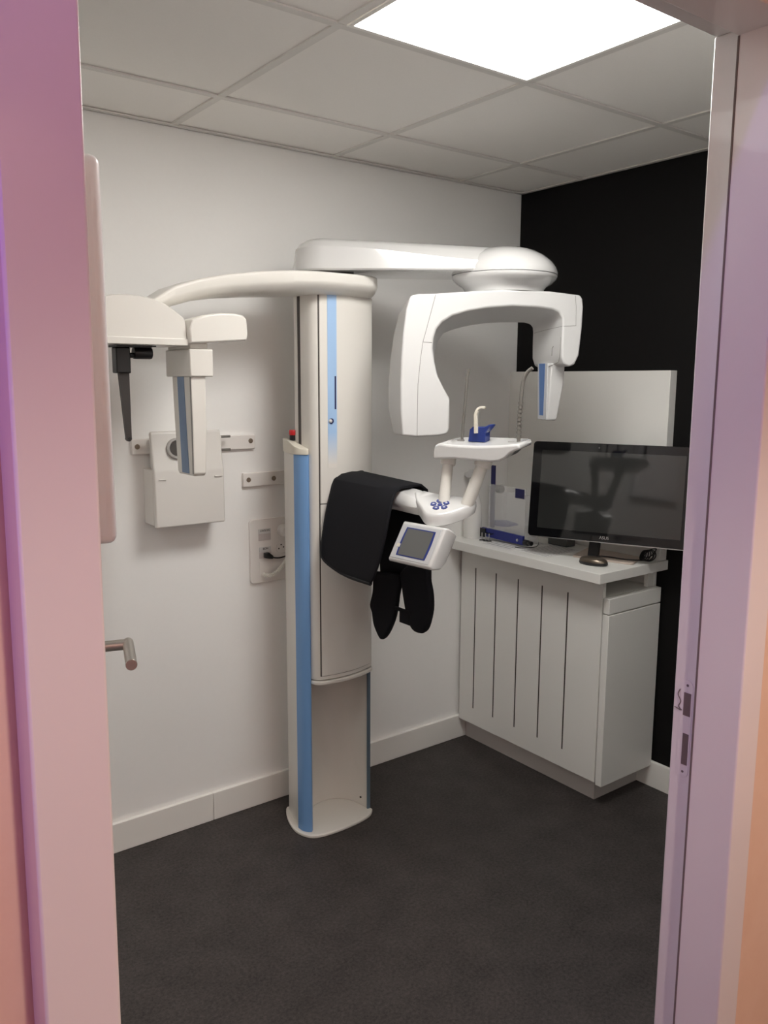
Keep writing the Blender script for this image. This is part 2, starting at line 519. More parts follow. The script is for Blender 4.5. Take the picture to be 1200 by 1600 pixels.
bm = B(); front_strip(bm, -1.2355, -1.0185, 1.1685, 1.8345, 0.003, 20)
upc = part('upper_cover', bm, 'cream', carriage, bevel=0.0012)
bm = B(); front_strip(bm, -1.2355, -1.0185, 0.580, 1.1655, 0.003, 20)
part('lower_cover', bm, 'cream', carriage, bevel=0.0012)
bm = B(); front_strip(bm, -1.2395, -1.0145, 0.5785, 1.834, 0.0004, 20)
part('cover_seam', bm, 'groove', carriage)
bm = B(); front_strip(bm, -1.2105, -1.1785, 1.285, 1.8345, 0.0040, 6)
part('fading_stripe', bm, 'fade', carriage, label='pale blue stripe that fades out downwards')
bm = B(); front_strip(bm, -1.1862, -1.1812, 1.475, 1.580, 0.0046, 2)
part('dark_slot', bm, M['navy'], carriage)
bm = B(); lathe(bm, [(0, 0.0), (0.0085, 0.0), (0.0085, 0.003), (0, 0.003)], (-1.199, -0.3452, 1.437), -Y, 24)
pb = part('button_ring', bm, M['navy'], carriage)
bm = B(); lathe(bm, [(0, 0), (0.0065, 0), (0.0055, 0.004), (0.003, 0.0055), (0, 0.006)], (-1.2025, -0.3455, 1.437), -Y, 24)
part('push_button', bm, 'pan', pb, label='small white oval button')
bm = B()
lip = [(-1.006, -0.222), (-1.2615, -0.222)] + [(x, y - 0.006) for x, y in car_front]
extrude_z(bm, lip, 0.548, 0.562)
part('lower_lip', bm, 'cream', carriage, bevel=0.004, seg=3)
part('guide_slot', boxes(((-1.2628, -0.262, 1.30), (-1.258, -0.247, 1.834))), 'groove', carriage, label='dark vertical slot')
part('rear_rail', boxes(((-1.2625, -0.244, 1.10), (-1.245, -0.226, 1.834))), 'cream', carriage, bevel=0.0015)

# carrier and arched arm to the left
bm = B()
secs = []
def arm_sec(x, yc, hy, zb, zt):
    h = zt - zb
    return [V(x, yc - hy * 0.55, zb), V(x, yc - hy * 0.78, zb + h * 0.14), V(x, yc - hy * 0.95, zb + h * 0.38), V(x, yc - hy, zb + h * 0.52), V(x, yc - hy * 0.98, zt - 0.005), V(x, yc - hy * 0.9, zt),
            V(x, yc + hy * 0.9, zt), V(x, yc + hy, zt - 0.006), V(x, yc + hy, zb + 0.01), V(x, yc + hy * 0.85, zb)]
for s in [(-1.86, -0.36, 0.055, 1.715, 1.745), (-1.80, -0.355, 0.06, 1.745, 1.783), (-1.743, -0.345, 0.06, 1.766, 1.818), (-1.667, -0.325, 0.07, 1.789, 1.844),
          (-1.568, -0.31, 0.075, 1.806, 1.866), (-1.464, -0.30, 0.085, 1.817, 1.882), (-1.36, -0.30, 0.095, 1.825, 1.892), (-1.27, -0.30, 0.098, 1.832, 1.896),
          (-1.12, -0.30, 0.100, 1.833, 1.897), (-1.07, -0.298, 0.098, 1.833, 1.897), (-1.040, -0.292, 0.088, 1.834, 1.896), (-1.026, -0.287, 0.074, 1.836, 1.893)]:
    secs.append(arm_sec(*s))
loft(bm, secs)
part('side_arm', bm, 'cream', xr, bevel=0.003, angle=40, label='cream arched arm reaching left from the column top')

# cephalometric head
bm = B()
prof = smooth2([(-2.115, 1.674), (-2.09, 1.705), (-2.05, 1.738), (-2.0, 1.762), (-1.95, 1.776), (-1.907, 1.779), (-1.854, 1.775), (-1.807, 1.760), (-1.773, 1.738), (-1.756, 1.722), (-1.752, 1.676)], 3)
loopf = prof + [(-1.752, 1.659), (-2.118, 1.656)]
cx0 = -1.93
def sc(l, s, dz): return [(cx0 + (x - cx0) * s, 1.656 + (z - 1.656) * dz) for x, z in l]
loft(bm, [[V(x, y, z) for x, z in l] for y, l in ((-0.50, sc(loopf, 0.985, 0.97)), (-0.492, loopf), (-0.36, sc(loopf, 0.99, 1.0)), (-0.27, sc(loopf, 0.93, 0.9)), (-0.21, sc(loopf, 0.75, 0.6)))])
ceph = part('side_head', bm, 'cream', xr, angle=45, label='domed cream head at the end of the left arm')
part('rim', boxes(((-2.12, -0.5035, 1.655), (-1.7505, -0.25, 1.6735))), 'cream', ceph, bevel=0.002)
bm = B()
nz = [(-1.752, 1.660), (-1.66, 1.6665), (-1.583, 1.6735), (-1.579, 1.690), (-1.582, 1.732), (-1.592, 1.742), (-1.62, 1.7455), (-1.66, 1.745), (-1.705, 1.738), (-1.745, 1.724), (-1.754, 1.70)]
loft(bm, [[V(x, y, z) for x, z in l] for y, l in ((-0.515, [(-1.665 + (x + 1.665) * 0.96, 1.70 + (z - 1.70) * 0.93) for x, z in nz]), (-0.505, nz), (-0.27, [(x, 1.66 + (z - 1.66) * 0.85) for x, z in nz]))])
part('head_nose', bm, 'cream', ceph, bevel=0.003)
bm = boxes(((-1.747, -0.50, 1.575), (-1.680, -0.335, 1.648)))
box(bm, (-1.742, -0.49, 1.648), (-1.69, -0.34, 1.6645))
sb = part('sensor_holder', bm, 'cream', xr, bevel=0.003)
bm = B()
def sens(z, y0, y1, x0, x1): return [V(x0, y0, z), V(x1, y0, z), V(x1, y1, z), V(x0, y1, z)]
loft(bm, [sens(1.576, -0.492, -0.366, -1.743, -1.700), sens(1.44, -0.494, -0.374, -1.743, -1.701), sens(1.314, -0.492, -0.384, -1.743, -1.706), sens(1.306, -0.486, -0.39, -1.741, -1.708)])
sp = part('sensor_plate', bm, 'cream', sb, bevel=0.003)
bm = B()
loft(bm, [[V(-1.7445, y0, z), V(-1.7445, y1, z), V(-1.742, y1, z), V(-1.742, y0, z)] for z, y0, y1 in ((1.575, -0.405, -0.447), (1.44, -0.411, -0.455), (1.312, -0.418, -0.464))])
part('slate_strip', bm, 'slate', sb, label='slate blue strip on the hanging sensor')
bm = B()
loft(bm, [[V(-1.7438, y0, z), V(-1.7438, y1, z), V(-1.742, y1, z), V(-1.742, y0, z)] for z, y0, y1 in ((1.575, -0.4855, -0.4915), (1.44, -0.4875, -0.4935), (1.312, -0.4855, -0.4915))])
part('edge_line', bm, 'seam', sb)
# ear rod and roller
bm = B()
box(bm, (-1.920, -0.43, 1.583), (-1.8815, -0.395, 1.650))
er = part('ear_rod_clamp', bm, 'blackpl', xr, bevel=0.003)
bm = B()
loft(bm, [[V(-1.9115, -0.42, 1.59), V(-1.8835, -0.42, 1.59), V(-1.8835, -0.408, 1.59), V(-1.9115, -0.408, 1.59)],
          [V(-1.8985, -0.418, 1.412), V(-1.8835, -0.418, 1.412), V(-1.8835, -0.409, 1.412), V(-1.8985, -0.409, 1.412)]])
lathe(bm, [(0, -0.005), (0.0078, -0.005), (0.0078, 0.005), (0, 0.005)], (-1.891, -0.4135, 1.411), Y, 18)
part('ear_rod', bm, 'blackmt', er, label='dark grey tapering bar')
bm = B()
lathe(bm, [(0, 0), (0.004, 0), (0.004, 0.002), (0, 0.002)], (-1.891, -0.4185, 1.411), -Y, 12)
part('rod_tip', bm, 'blackpl', er)
bm = B()
lathe(bm, [(0, -0.024), (0.015, -0.024), (0.016, -0.02), (0.016, 0.02), (0.015, 0.024), (0, 0.024)], (-1.846, -0.42, 1.636), X, 20)
tube(bm, [(-1.885, -0.42, 1.63), (-1.846, -0.42, 1.63)], 0.007, 10)
box(bm, (-1.875, -0.44, 1.6525), (-1.815, -0.40, 1.6565))
part('roller', bm, 'blackpl', xr)
part('track_plate', boxes(((-1.925, -0.45, 1.650), (-1.83, -0.39, 1.6575))), 'blackpl', xr)

# swivelling upper arm
PC = V(-1.150, -0.250, 0)
HUB = V(-0.68, -0.592, 0)
RS = 1.0633                       # rotor size
def rz(z): return 1.920 + (z - 1.899) * RS
bm = B(); lathe(bm, [(0, 1.895), (0.088, 1.895), (0.088, 1.912), (0, 1.912)], (PC.x, PC.y, 0), Z, 48)
part('swivel_disc', bm, 'groove', xr)
AD = (HUB - PC); AL = AD.length; AD.normalize(); AN = V(-AD.y, AD.x, 0)
def arm_outline(inset, zf, n=40, inset1=None):
    out = []
    r0, r1 = 0.112 - inset, 0.135 - (inset if inset1 is None else inset1)
    for k in range(n + 1):
        t = math.pi / 2 + math.pi * k / n
        out.append((r0 * math.cos(t), r0 * math.sin(t)))
    m = 10
    for k in range(1, m):
        f = k / m
        out.append((AL * f, -(r0 + (r1 - r0) * f) + 0.0))
    for k in range(n // 2 + 1):
        t = -math.pi / 2 + math.pi * k / (n // 2)
        out.append((AL + r1 * math.cos(t), r1 * math.sin(t)))
    for k in range(m - 1, 0, -1):
        f = k / m
        out.append((AL * f, (r0 + (r1 - r0) * f)))
    return [PC + AD * s + AN * q + Z * zf(s) for s, q in out]
def zr(s):
    f = max(0, min(1, s / AL)); f = f * f * (3 - 2 * f)
    return 1.982 - 0.046 * f
def ztop(s):
    f = max(0, min(1, s / AL))
    return 2.014 - 0.024 * f
bm = B()
loft(bm, [arm_outline(0.030, lambda s: 1.908), arm_outline(0.004, lambda s: 1.909), arm_outline(0.0, lambda s: 1.914),
          arm_outline(0.011, zr, inset1=0.008), arm_outline(0.026, lambda s: zr(s) + (ztop(s) - zr(s)) * 0.55, inset1=0.045),
          arm_outline(0.045, lambda s: zr(s) + (ztop(s) - zr(s)) * 0.9, inset1=0.075), arm_outline(0.065, ztop, inset1=0.10)])
part('upper_arm', bm, 'pan', xr, angle=24, label='glossy white arm on top of the column')
bm = B()
lathe(bm, [(r_ * RS, rz(z_)) for r_, z_ in [(0.0, 1.886), (0.163, 1.886), (0.1625, 1.893), (0.158, 1.906), (0.147, 1.922), (0.125, 1.941), (0.095, 1.957), (0.06, 1.967), (0.03, 1.971), (0, 1.972)]], (HUB.x, HUB.y, 0), Z, 64)
dome = part('hub_dome', bm, 'pan', xr, angle=30, label='glossy white dome over the joint')
bm = B()
lathe(bm, [(r_ * RS, rz(z_)) for r_, z_ in [(0, 1.833), (0.122, 1.833), (0.123, 1.842), (0.129, 1.850), (0.145, 1.860), (0.157, 1.871), (0.162, 1.879), (0.1615, 1.8845), (0, 1.8845)]], (HUB.x, HUB.y, 0), Z, 64)
part('hub_bowl', bm, 'pan', xr, angle=40)

# C-shaped rotor
CA = V(0.957, -0.291, 0).normalized()
CN = V(CA.y, -CA.x, 0)
# paired front and back outline points
FB = [((-0.359, 1.803), (-0.29, 1.812)), ((-0.371, 1.768), (-0.325, 1.765)), ((-0.380, 1.70), (-0.342, 1.70)), ((-0.385, 1.629), (-0.352, 1.629)), ((-0.387, 1.557), (-0.358, 1.557)),
      ((-0.386, 1.485), (-0.358, 1.485)), ((-0.381, 1.410), (-0.340, 1.404)), ((-0.334, 1.405), (-0.31, 1.398)), ((-0.265, 1.407), (-0.22, 1.40)), ((-0.239, 1.412), (-0.19, 1.407)), ((-0.232, 1.425), (-0.185, 1.425)),
      ((-0.232, 1.515), (-0.185, 1.515)), ((-0.253, 1.547), (-0.197, 1.547)), ((-0.274, 1.585), (-0.205, 1.585)), ((-0.284, 1.627), (-0.206, 1.627)), ((-0.289, 1.658), (-0.203, 1.658)), ((-0.287, 1.688), (-0.193, 1.688)),
      ((-0.278, 1.714), (-0.175, 1.712)), ((-0.260, 1.734), (-0.15, 1.722)), ((-0.228, 1.753), (-0.118, 1.731)), ((-0.179, 1.767), (-0.08, 1.739)), ((-0.118, 1.778), (-0.04, 1.745)), ((-0.034, 1.786), (0.02, 1.750)),
      ((0.053, 1.785), (0.075, 1.752)), ((0.101, 1.781), (0.105, 1.752)), ((0.126, 1.773), (0.127, 1.748)), ((0.138, 1.756), (0.138, 1.738)), ((0.140, 1.735), (0.140, 1.722)), ((0.140, 1.684), (0.140, 1.68)),
      ((0.141, 1.640), (0.141, 1.640)), ((0.150, 1.618), (0.150, 1.616)), ((0.168, 1.611), (0.168, 1.609)), ((0.187, 1.617), (0.185, 1.614)), ((0.202, 1.646), (0.196, 1.64)), ((0.209, 1.724), (0.202, 1.72)),
      ((0.211, 1.791), (0.203, 1.79)), ((0.207, 1.815), (0.20, 1.812)), ((0.198, 1.826), (0.19, 1.822)), ((0.095, 1.833), (0.09, 1.830)), ((-0.067, 1.832), (-0.06, 1.830)), ((-0.201, 1.820), (-0.18, 1.825)), ((-0.281, 1.812), (-0.25, 1.822)),
      ((-0.335, 1.809), (-0.275, 1.820))]
bm = B()
loft(bm, [[HUB + CA * f[0] * RS + Z * rz(f[1]) + CN * 0.12 * RS for f, b in FB], [HUB + CA * b[0] * RS + Z * rz(b[1]) + CN * -0.06 * RS for f, b in FB]])
rot = part('c_arm', bm, 'head', xr, bevel=0.006, seg=3, angle=40, label='white C-shaped rotor below the dome')
o = HUB + CN * 0.12 * RS
for pth in ([(-0.281, 1.810), (-0.309, 1.711), (-0.319, 1.677), (-0.326, 1.630), (-0.333, 1.557), (-0.334, 1.484), (-0.334, 1.407)], [(-0.319, 1.676), (-0.291, 1.675)],
            [(0.180, 1.824), (0.184, 1.790), (0.186, 1.735), (0.143, 1.732)]):
    bm = B()
    tube(bm, [o + CA * u * RS + Z * rz(z) for u, z in pth], 0.0009, 6)
    part('panel_seam', bm, 'seam', rot)
oi = HUB + CA * 0.1405 * RS
def ip(v, z): return oi + CN * v * RS + Z * rz(z)
bm = B(); tube(bm, [ip(v, z) for v, z in ((0.117, 1.732), (0.03, 1.727), (-0.05, 1.720))], 0.0009, 6)
part('panel_seam', bm, 'seam', rot)
# panoramic sensor hanging from the right end
bm = B()
def ps(z, u0, u1, v0, v1): return [HUB + CA * u * RS + CN * v * RS + Z * rz(z) for u, v in ((u0, v0), (u1, v0), (u1, v1), (u0, v1))]
loft(bm, [ps(1.622, 0.1415, 0.190, -0.018, 0.062), ps(1.56, 0.1415, 0.1905, -0.013, 0.056), ps(1.453, 0.1415, 0.178, -0.003, 0.046), ps(1.444, 0.1425, 0.174, -0.001, 0.044)])
sen = part('sensor_unit', bm, 'head', rot, bevel=0.004, seg=3)
bm = B()
loft(bm, [ps(1.622, 0.138, 0.1425, -0.017, 0.040), ps(1.447, 0.138, 0.1425, -0.005, 0.044)])
part('sensor_bezel', bm, 'lightgrey', rot)
bm = B()
loft(bm, [ps(1.622, 0.1372, 0.1385, -0.008, 0.028), ps(1.459, 0.1372, 0.1385, 0.004, 0.027)])
part('blue_label', bm, mat('blue label', (0.10, 0.19, 0.42), 0.35), rot, label='blue strip on the hanging sensor')
# inner trim of the sensor box, hook
bm = B()
tube(bm, [ip(v, z) for v, z in ((0.112, 1.70), (0.108, 1.64), (0.100, 1.624), (0.045, 1.612))], 0.0011, 6)
part('inner_trim', bm, 'seam', rot)
bm = B(); tube(bm, [ip(v, z) for v, z in ((0.062, 1.645), (0.063, 1.668), (0.070, 1.674))], 0.0016, 6)
part('inner_hook', bm, 'seam', rot)

# control arm (platform) towards the operator
def oct_sec(y, xl, xr_, zt_, zb_, sl=0.0):
    c = (xr_ - xl) * 0.16
    return [V(xl + c, y, zb_), V(xl + c * 0.2, y, zb_ + 0.010), V(xl, y, zb_ + 0.022), V(xl + c * 0.25, y, zt_ - sl - 0.014), V(xl + c * 1.2, y, zt_ - sl * 0.9), V(xr_ - c * 1.2, y, zt_), V(xr_ - c * 0.25, y, zt_ - 0.012),
            V(xr_, y, zb_ + 0.022), V(xr_ - c * 0.2, y, zb_ + 0.010), V(xr_ - c, y, zb_)]
bm = B()
loft(bm, [oct_sec(*q) for q in [(-0.345, -1.185, -1.065, 1.238, 1.165), (-0.45, -1.178, -1.074, 1.242, 1.172), (-0.56, -1.174, -1.078, 1.243, 1.178), (-0.64, -1.172, -1.082, 1.243, 1.180, 0.004), (-0.69, -1.172, -1.088, 1.241, 1.179, 0.008), (-0.74, -1.170, -1.095, 1.228, 1.178, 0.012), (-0.79, -1.160, -1.09, 1.205, 1.180, 0.012)]])
plato = part('control_arm', bm, 'pan', xr, angle=38, label='white arm with keypad pointing towards the door')
# tilted keypad head at the end of the arm
PN = V(-0.33, -0.25, 0.91).normalized()
PK = V(-1.13, -0.815, 1.212)
def onplane(x, y, d=0.0):
    q = PK + PN * d
    return V(x, y, q.z - (PN.x * (x - q.x) + PN.y * (y - q.y)) / PN.z)
head = smooth2([(-1.135, -0.700), (-1.158, -0.735), (-1.170, -0.770), (-1.1795, -0.797), (-1.179, -0.816), (-1.164, -0.838), (-1.135, -0.856), (-1.105, -0.866), (-1.070, -0.872), (-1.046, -0.866), (-1.048, -0.845), (-1.075, -0.800), (-1.100, -0.755), (-1.115, -0.715)], 4)
hc_ = V(sum(q[0] for q in head) / len(head), sum(q[1] for q in head) / len(head), 0)
def hring(s, d): return [onplane(hc_.x + (x - hc_.x) * s, hc_.y + (y - hc_.y) * s, d) for x, y in head]
bm = B()
loft(bm, [hring(0.93, -0.034), hring(1.0, -0.031), hring(1.035, -0.018), hring(1.025, -0.007), hring(0.985, -0.0015), hring(0.93, 0.0)])
khead = part('keypad_head', bm, 'pan', xr, angle=40)
bm = B(); lathe(bm, [(0, 0), (0.057, 0), (0.057, 0.016), (0.050, 0.024), (0, 0.024)], (-1.135, -0.338, 1.195), -Y, 40)
part('arm_boss', bm, 'cream', xr)
# keypad: five petals round a centre
kc = onplane(-1.1305, -0.808, 0.0)
kU = V(0.85, -0.5, 0); kU = (kU - PN * kU.dot(PN)).normalized(); kV = PN.cross(kU)
for i in range(6):
    bm = B()
    if i == 5:
        lathe(bm, [(0, 0), (0.0075, 0), (0.0065, 0.0022), (0, 0.0025)], kc, PN, 20)
        part('key', bm, 'dkblue', khead)
    else:
        a = math.radians(72 * i + 10)
        d, e = kU * math.cos(a) + kV * math.sin(a), kV * math.cos(a) - kU * math.sin(a)
        pts = [(0.011, -0.005), (0.019, -0.010), (0.0265, -0.0075), (0.0285, 0), (0.0265, 0.0075), (0.019, 0.010), (0.011, 0.005)]
        prism(bm, pts, kc, d, e, PN, 0, 0.0022)
        k = part('key', bm, 'dkblue', khead)
        bm = B()
        prism(bm, [(0.0165, -0.0025), (0.0225, -0.003), (0.0225, 0.003), (0.0165, 0.0025)], kc, d, e, PN, 0.002, 0.0026)
        part('key_symbol', bm, 'lightgrey', k)
# touch screen
TL = V(-1.200, -0.7256, 1.166)
TE = V(0.12, -0.99, 0).normalized()
TH = V(-0.0587, 0, -0.108); THL = TH.length; TH.normalize()
TN = TH.cross(TE).normalized()
if TN.x > 0: TN = -TN
def tq(u0, u1, h0, h1, d, sk=0.0):
    return [TL + TE * u0 + TH * h0 + TN * d, TL + TE * u1 + TH * h0 + TN * d, TL + TE * (u1 - sk) + TH * h1 + TN * d, TL + TE * (u0 - sk) + TH * h1 + TN * d]
W_, H_ = 0.171, THL + 0.004
bm = B()
loft(bm, [tq(0.015, W_ - 0.006, 0.006, H_ - 0.040, -0.060), tq(0.006, W_ - 0.001, 0.0, H_ - 0.012, -0.042), tq(0, W_, 0, H_, -0.012), tq(0.004, W_ - 0.004, 0.004, H_ - 0.004, 0.0)])
scr = part('touch_screen', bm, 'pan', xr, bevel=0.005, seg=3, label='tilted white touch screen with a grey display')
bm = B(); loft(bm, [tq(0.009, W_ - 0.012, 0.010, H_ - 0.011, -0.002), tq(0.009, W_ - 0.012, 0.010, H_ - 0.011, 0.0012)])
part('bezel', bm, 'lightgrey', scr, bevel=0.001)
def curved(u0, u1, h0, h1, d, bow):
    n = 8
    l = [TL + TE * (u0 - bow * math.sin(math.pi * k / n)) + TH * (h0 + (h1 - h0) * k / n) + TN * d for k in range(n + 1)]
    r_ = [TL + TE * (u1 + bow * math.sin(math.pi * k / n)) + TH * (h0 + (h1 - h0) * k / n) + TN * d for k in range(n + 1)]
    return l + r_[::-1]
bm = B(); loft(bm, [curved(0.029, W_ - 0.030, 0.020, H_ - 0.020, 0.0008, 0.003), curved(0.029, W_ - 0.030, 0.020, H_ - 0.020, 0.0018, 0.003)])
part('screen_surround', bm, 'dkblue', scr)
bm = B(); loft(bm, [curved(0.035, W_ - 0.036, 0.0235, H_ - 0.0235, 0.0015, 0.0015), curved(0.035, W_ - 0.036, 0.0235, H_ - 0.0235, 0.0024, 0.0015)])
part('display', bm, 'lcd', scr)
bm = B(); loft(bm, [tq(0.018, 0.031, 0.072, 0.082, 0.001), tq(0.018, 0.031, 0.072, 0.082, 0.003)])
part('tape_tab', bm, 'ivory', scr)

# chin rest
CO = V(-1.04, -0.865, 0)
CW = V(0.349, -0.937, 0).normalized()
CV = V(CW.y, -CW.x, 0)
def cp3(w, z, v=0.0): return CO + CW * w + CV * v + Z * z
fpts = [(-0.120, 1.342), (-0.119, 1.365), (-0.114, 1.383), (-0.100, 1.389), (-0.060, 1.386), (0.02, 1.386), (0.09, 1.391), (0.135, 1.397), (0.146, 1.399), (0.152, 1.384), (0.136, 1.378), (0.122, 1.371), (0.108, 1.357), (0.092, 1.348), (0.065, 1.3435), (0.01, 1.345), (-0.05, 1.347)]
bpts = [(-0.112, 1.352), (-0.111, 1.375), (-0.105, 1.396), (-0.085, 1.403), (-0.05, 1.405), (0.02, 1.407), (0.09, 1.407), (0.130, 1.407), (0.141, 1.405), (0.144, 1.392), (0.13, 1.386), (0.115, 1.379), (0.1, 1.365), (0.085, 1.356), (0.06, 1.352), (0.01, 1.352), (-0.05, 1.354)]
mid = [((a[0] * 1.0 + b[0] * 0) * 1.01, a[1]) for a, b in zip(fpts, bpts)]
bm = B()
loft(bm, [[cp3(w, z, 0.05) for w, z in fpts], [cp3(w, z, -0.055) for w, z in bpts]])
chin = part('chin_rest', bm, 'pan', xr, bevel=0.006, seg=3, angle=40, label='white chin rest on two posts')
for w0 in (-0.055, 0.105):
    bm = B()
    obox(bm, cp3(w0, 1.3965, 0.0), CW, CV, Z, 0.010, 0.004, 0.0035)
    part('rest_slot', bm, 'seam', chin)
for (w0, z0), B_, rr in (((-0.094, 1.345), V(-1.106, -0.797, 1.215), 0.0165), ((0.022, 1.345), V(-1.069, -0.853, 1.208), 0.0185)):
    bm = B()
    A_ = cp3(w0, z0)
    d = (B_ - A_).normalized()
    tube(bm, [A_, B_], [rr * 0.92, rr * 1.05], 24)
    pst = part('post', bm, 'cream', xr)
    bm = B(); tube(bm, [A_, A_ + d * 0.018, A_ + d * 0.022], [rr * 1.35, rr * 1.35, rr * 1.2], 24)
    part('collar', bm, 'cream', pst)
bm = B(); tube(bm, smooth_path([cp3(-0.051, 1.395), cp3(-0.049, 1.44), cp3(-0.045, 1.486), cp3(-0.041, 1.540), cp3(-0.038, 1.576), cp3(-0.035, 1.592), cp3(-0.0345, 1.6)]), 0.0042, 10)
part('temple_rod', bm, 'greyrod', xr, label='thin grey upright rod, straight')
bm = B(); tube(bm, smooth_path([cp3(0.125, 1.395), cp3(0.124, 1.454), cp3(0.128, 1.515), cp3(0.131, 1.55), cp3(0.135, 1.573), cp3(0.145, 1.591), cp3(0.159, 1.602)]), 0.0052, 12)
for k in range(9):
    z = 1.412 + k * 0.0115
    w = 0.1245 + max(0, z - 1.454) * 0.065
    tube(bm, [cp3(w, z), cp3(w, z + 0.006)], 0.0066, 12)
part('temple_rod', bm, 'greyrod', xr, label='grey upright rod, bent over at the top')
bm = B()
prism(bm, [(-0.026, 1.395), (-0.0215, 1.430), (-0.012, 1.4385), (0.025, 1.4385), (0.045, 1.4445), (0.0455, 1.448), (0.030, 1.452), (0.0, 1.449), (0.018, 1.428), (0.026, 1.425), (0.028, 1.395)][:4] + [(0.043, 1.447), (0.0455, 1.444), (0.028, 1.423), (0.0275, 1.395)], CO, CW, Z, CV, -0.02, 0.012)
bite = part('bite_holder', bm, mat('bright blue plastic', (0.018, 0.038, 0.20), 0.25), xr, bevel=0.002, label='blue holder with an ivory hook')
bm = B()
pth = smooth_path([cp3(0.001, 1.420, 0.016), cp3(0.0, 1.455, 0.016), cp3(-0.001, 1.472, 0.015), cp3(0.004, 1.485, 0.014), cp3(0.013, 1.4915, 0.012), cp3(0.025, 1.491, 0.01)], 4)
rows = []
for i, q in enumerate(pth):
    t = (pth[min(i + 1, len(pth) - 1)] - pth[max(i - 1, 0)]).normalized()
    nn = CV.cross(t).normalized()
    rows.append([q + CV * 0.005 + nn * 0.0046, q - CV * 0.005 + nn * 0.0046, q - CV * 0.005 - nn * 0.0046 * (1 if i < 12 else 0.4), q + CV * 0.005 - nn * 0.0046 * (1 if i < 12 else 0.4)])
loft(bm, rows)
part('bite_hook', bm, 'ivory', bite, bevel=0.001)

# ------------------------------------------------------------------ lead apron over the control arm
apr = thing('lead_apron', 'black padded lead apron hung over the white control arm', 'apron', (-1.15, -0.5, 0.74))
rows_def = [  # x, left (y, z), right (y, z); from the far side over the top and down the near side
    (-1.020, (-0.375, 0.90), (-0.64, 0.88)), (-1.024, (-0.37, 1.05), (-0.64, 1.03)), (-1.030, (-0.36, 1.17), (-0.645, 1.17)), (-1.042, (-0.352, 1.232), (-0.645, 1.232)),
    (-1.070, (-0.342, 1.2620), (-0.650, 1.2500)), (-1.12, (-0.337, 1.2650), (-0.658, 1.2510)), (-1.16, (-0.338, 1.2600), (-0.662, 1.2495)), (-1.185, (-0.345, 1.245), (-0.671, 1.240)), (-1.203, (-0.352, 1.205), (-0.680, 1.222)),
    (-1.225, (-0.360, 1.14), (-0.694, 1.185)), (-1.240, (-0.364, 1.08), (-0.692, 1.12)), (-1.252, (-0.366, 1.03), (-0.686, 1.065)), (-1.260, (-0.380, 1.003), (-0.676, 1.02)), (-1.264, (-0.42, 0.987), (-0.664, 0.990)), (-1.267, (-0.49, 0.974), (-0.652, 0.968))]
NC = 14
bm = B()
rows = []
for x, l, r_ in rows_def:
    row = []
    for k in range(NC + 1):
        f = k / NC
        y = l[0] + (r_[0] - l[0]) * f
        z = l[1] + (r_[1] - l[1]) * f
        wob = 0.004 * math.sin(f * 5.0 + z * 9) * max(0.0, min(1.0, (1.22 - z) * 8))
        row.append(V(x + wob, y, z))
    rows.append(row)
# bottom edge of the near side: sags from the left down to the right corner
sheet(bm, rows)
fl = part('front_flap', bm, 'apron', apr, solid=0.009, bevel=0.003, angle=60)
fl.modifiers.move(0, 0)
bm = B()
edge = [r_[0] for r_ in rows[4:]] + rows[-1][1:]
tube(bm, smooth_path(edge, 2), 0.0062, 8)
part('edge_piping', bm, 'piping', fl)
def lobe(name, pts, x, th, label=None):
    bm = B()
    p2 = smooth2(pts + [pts[0]], 4)[:-1]
    cy = sum(p[0] for p in p2) / len(p2); czz = sum(p[1] for p in p2) / len(p2)
    def ring(s, dx): return [V(x + dx, cy + (y - cy) * s, czz + (z - czz) * s) for y, z in p2]
    loft(bm, [ring(0.9, -th), ring(0.975, -th * 0.75), ring(1.0, 0), ring(0.975, th * 0.75), ring(0.9, th)])
    return part(name, bm, 'apron', apr, angle=60, label=label)
lobe('hanging_strap', [(-0.392, 0.93), (-0.388, 0.86), (-0.372, 0.81), (-0.384, 0.785), (-0.392, 0.75), (-0.405, 0.728), (-0.428, 0.704), (-0.446, 0.706), (-0.476, 0.742), (-0.505, 0.80), (-0.52, 0.87), (-0.525, 0.94)], -1.055, 0.012, 'wide black strap end, pointed, hanging on the left')
lobe('hanging_strap', [(-0.53, 0.95), (-0.552, 0.86), (-0.57, 0.81), (-0.588, 0.782), (-0.612, 0.771), (-0.645, 0.775), (-0.668, 0.80), (-0.686, 0.86), (-0.684, 0.91), (-0.672, 0.95), (-0.66, 0.985), (-0.58, 0.99)], -1.05, 0.012, 'wide black strap end, rounded, hanging on the right')
bm = boxes(((-1.063, -0.588, 0.787), (-1.058, -0.535, 0.83)), ((-1.063, -0.60, 0.823), (-1.058, -0.50, 0.836)))
part('buckle_strap', bm, 'apron', apr, bevel=0.002)

# ------------------------------------------------------------------ cabinet, worktop, wall board
cab = thing('cabinet', 'white low cabinet with slotted side panel standing against the black wall', 'cabinet', (-0.16, -0.38, 0))
part('carcass', boxes(((-0.245, -0.764, 0.10), (-0.018, -0.018, 0.790))), 'cab', cab)
part('top_board', boxes(((-0.299, -0.766, 0.7905), (-0.018, -0.018, 0.800))), 'cab', cab)
part('back_board', boxes(((-0.017, -0.766, 0.105), (-0.002, -0.018, 0.87)), ((-0.05, -0.764, 0.8005), (-0.0175, -0.745, 0.87))), 'cab', cab, bevel=0.001)
slots = [-0.105, -0.226, -0.350, -0.477, -0.605]
sw, sz0, sz1 = 0.0036, 0.166, 0.788
bm = B()
x0, x1 = -0.317, -0.299
box(bm, (x0, -0.764, 0.094), (x1, -0.017, sz0))
box(bm, (x0, -0.764, sz1), (x1, -0.017, 0.870))
e = [-0.017] + [v for s in slots for v in (s + sw, s - sw)] + [-0.764]
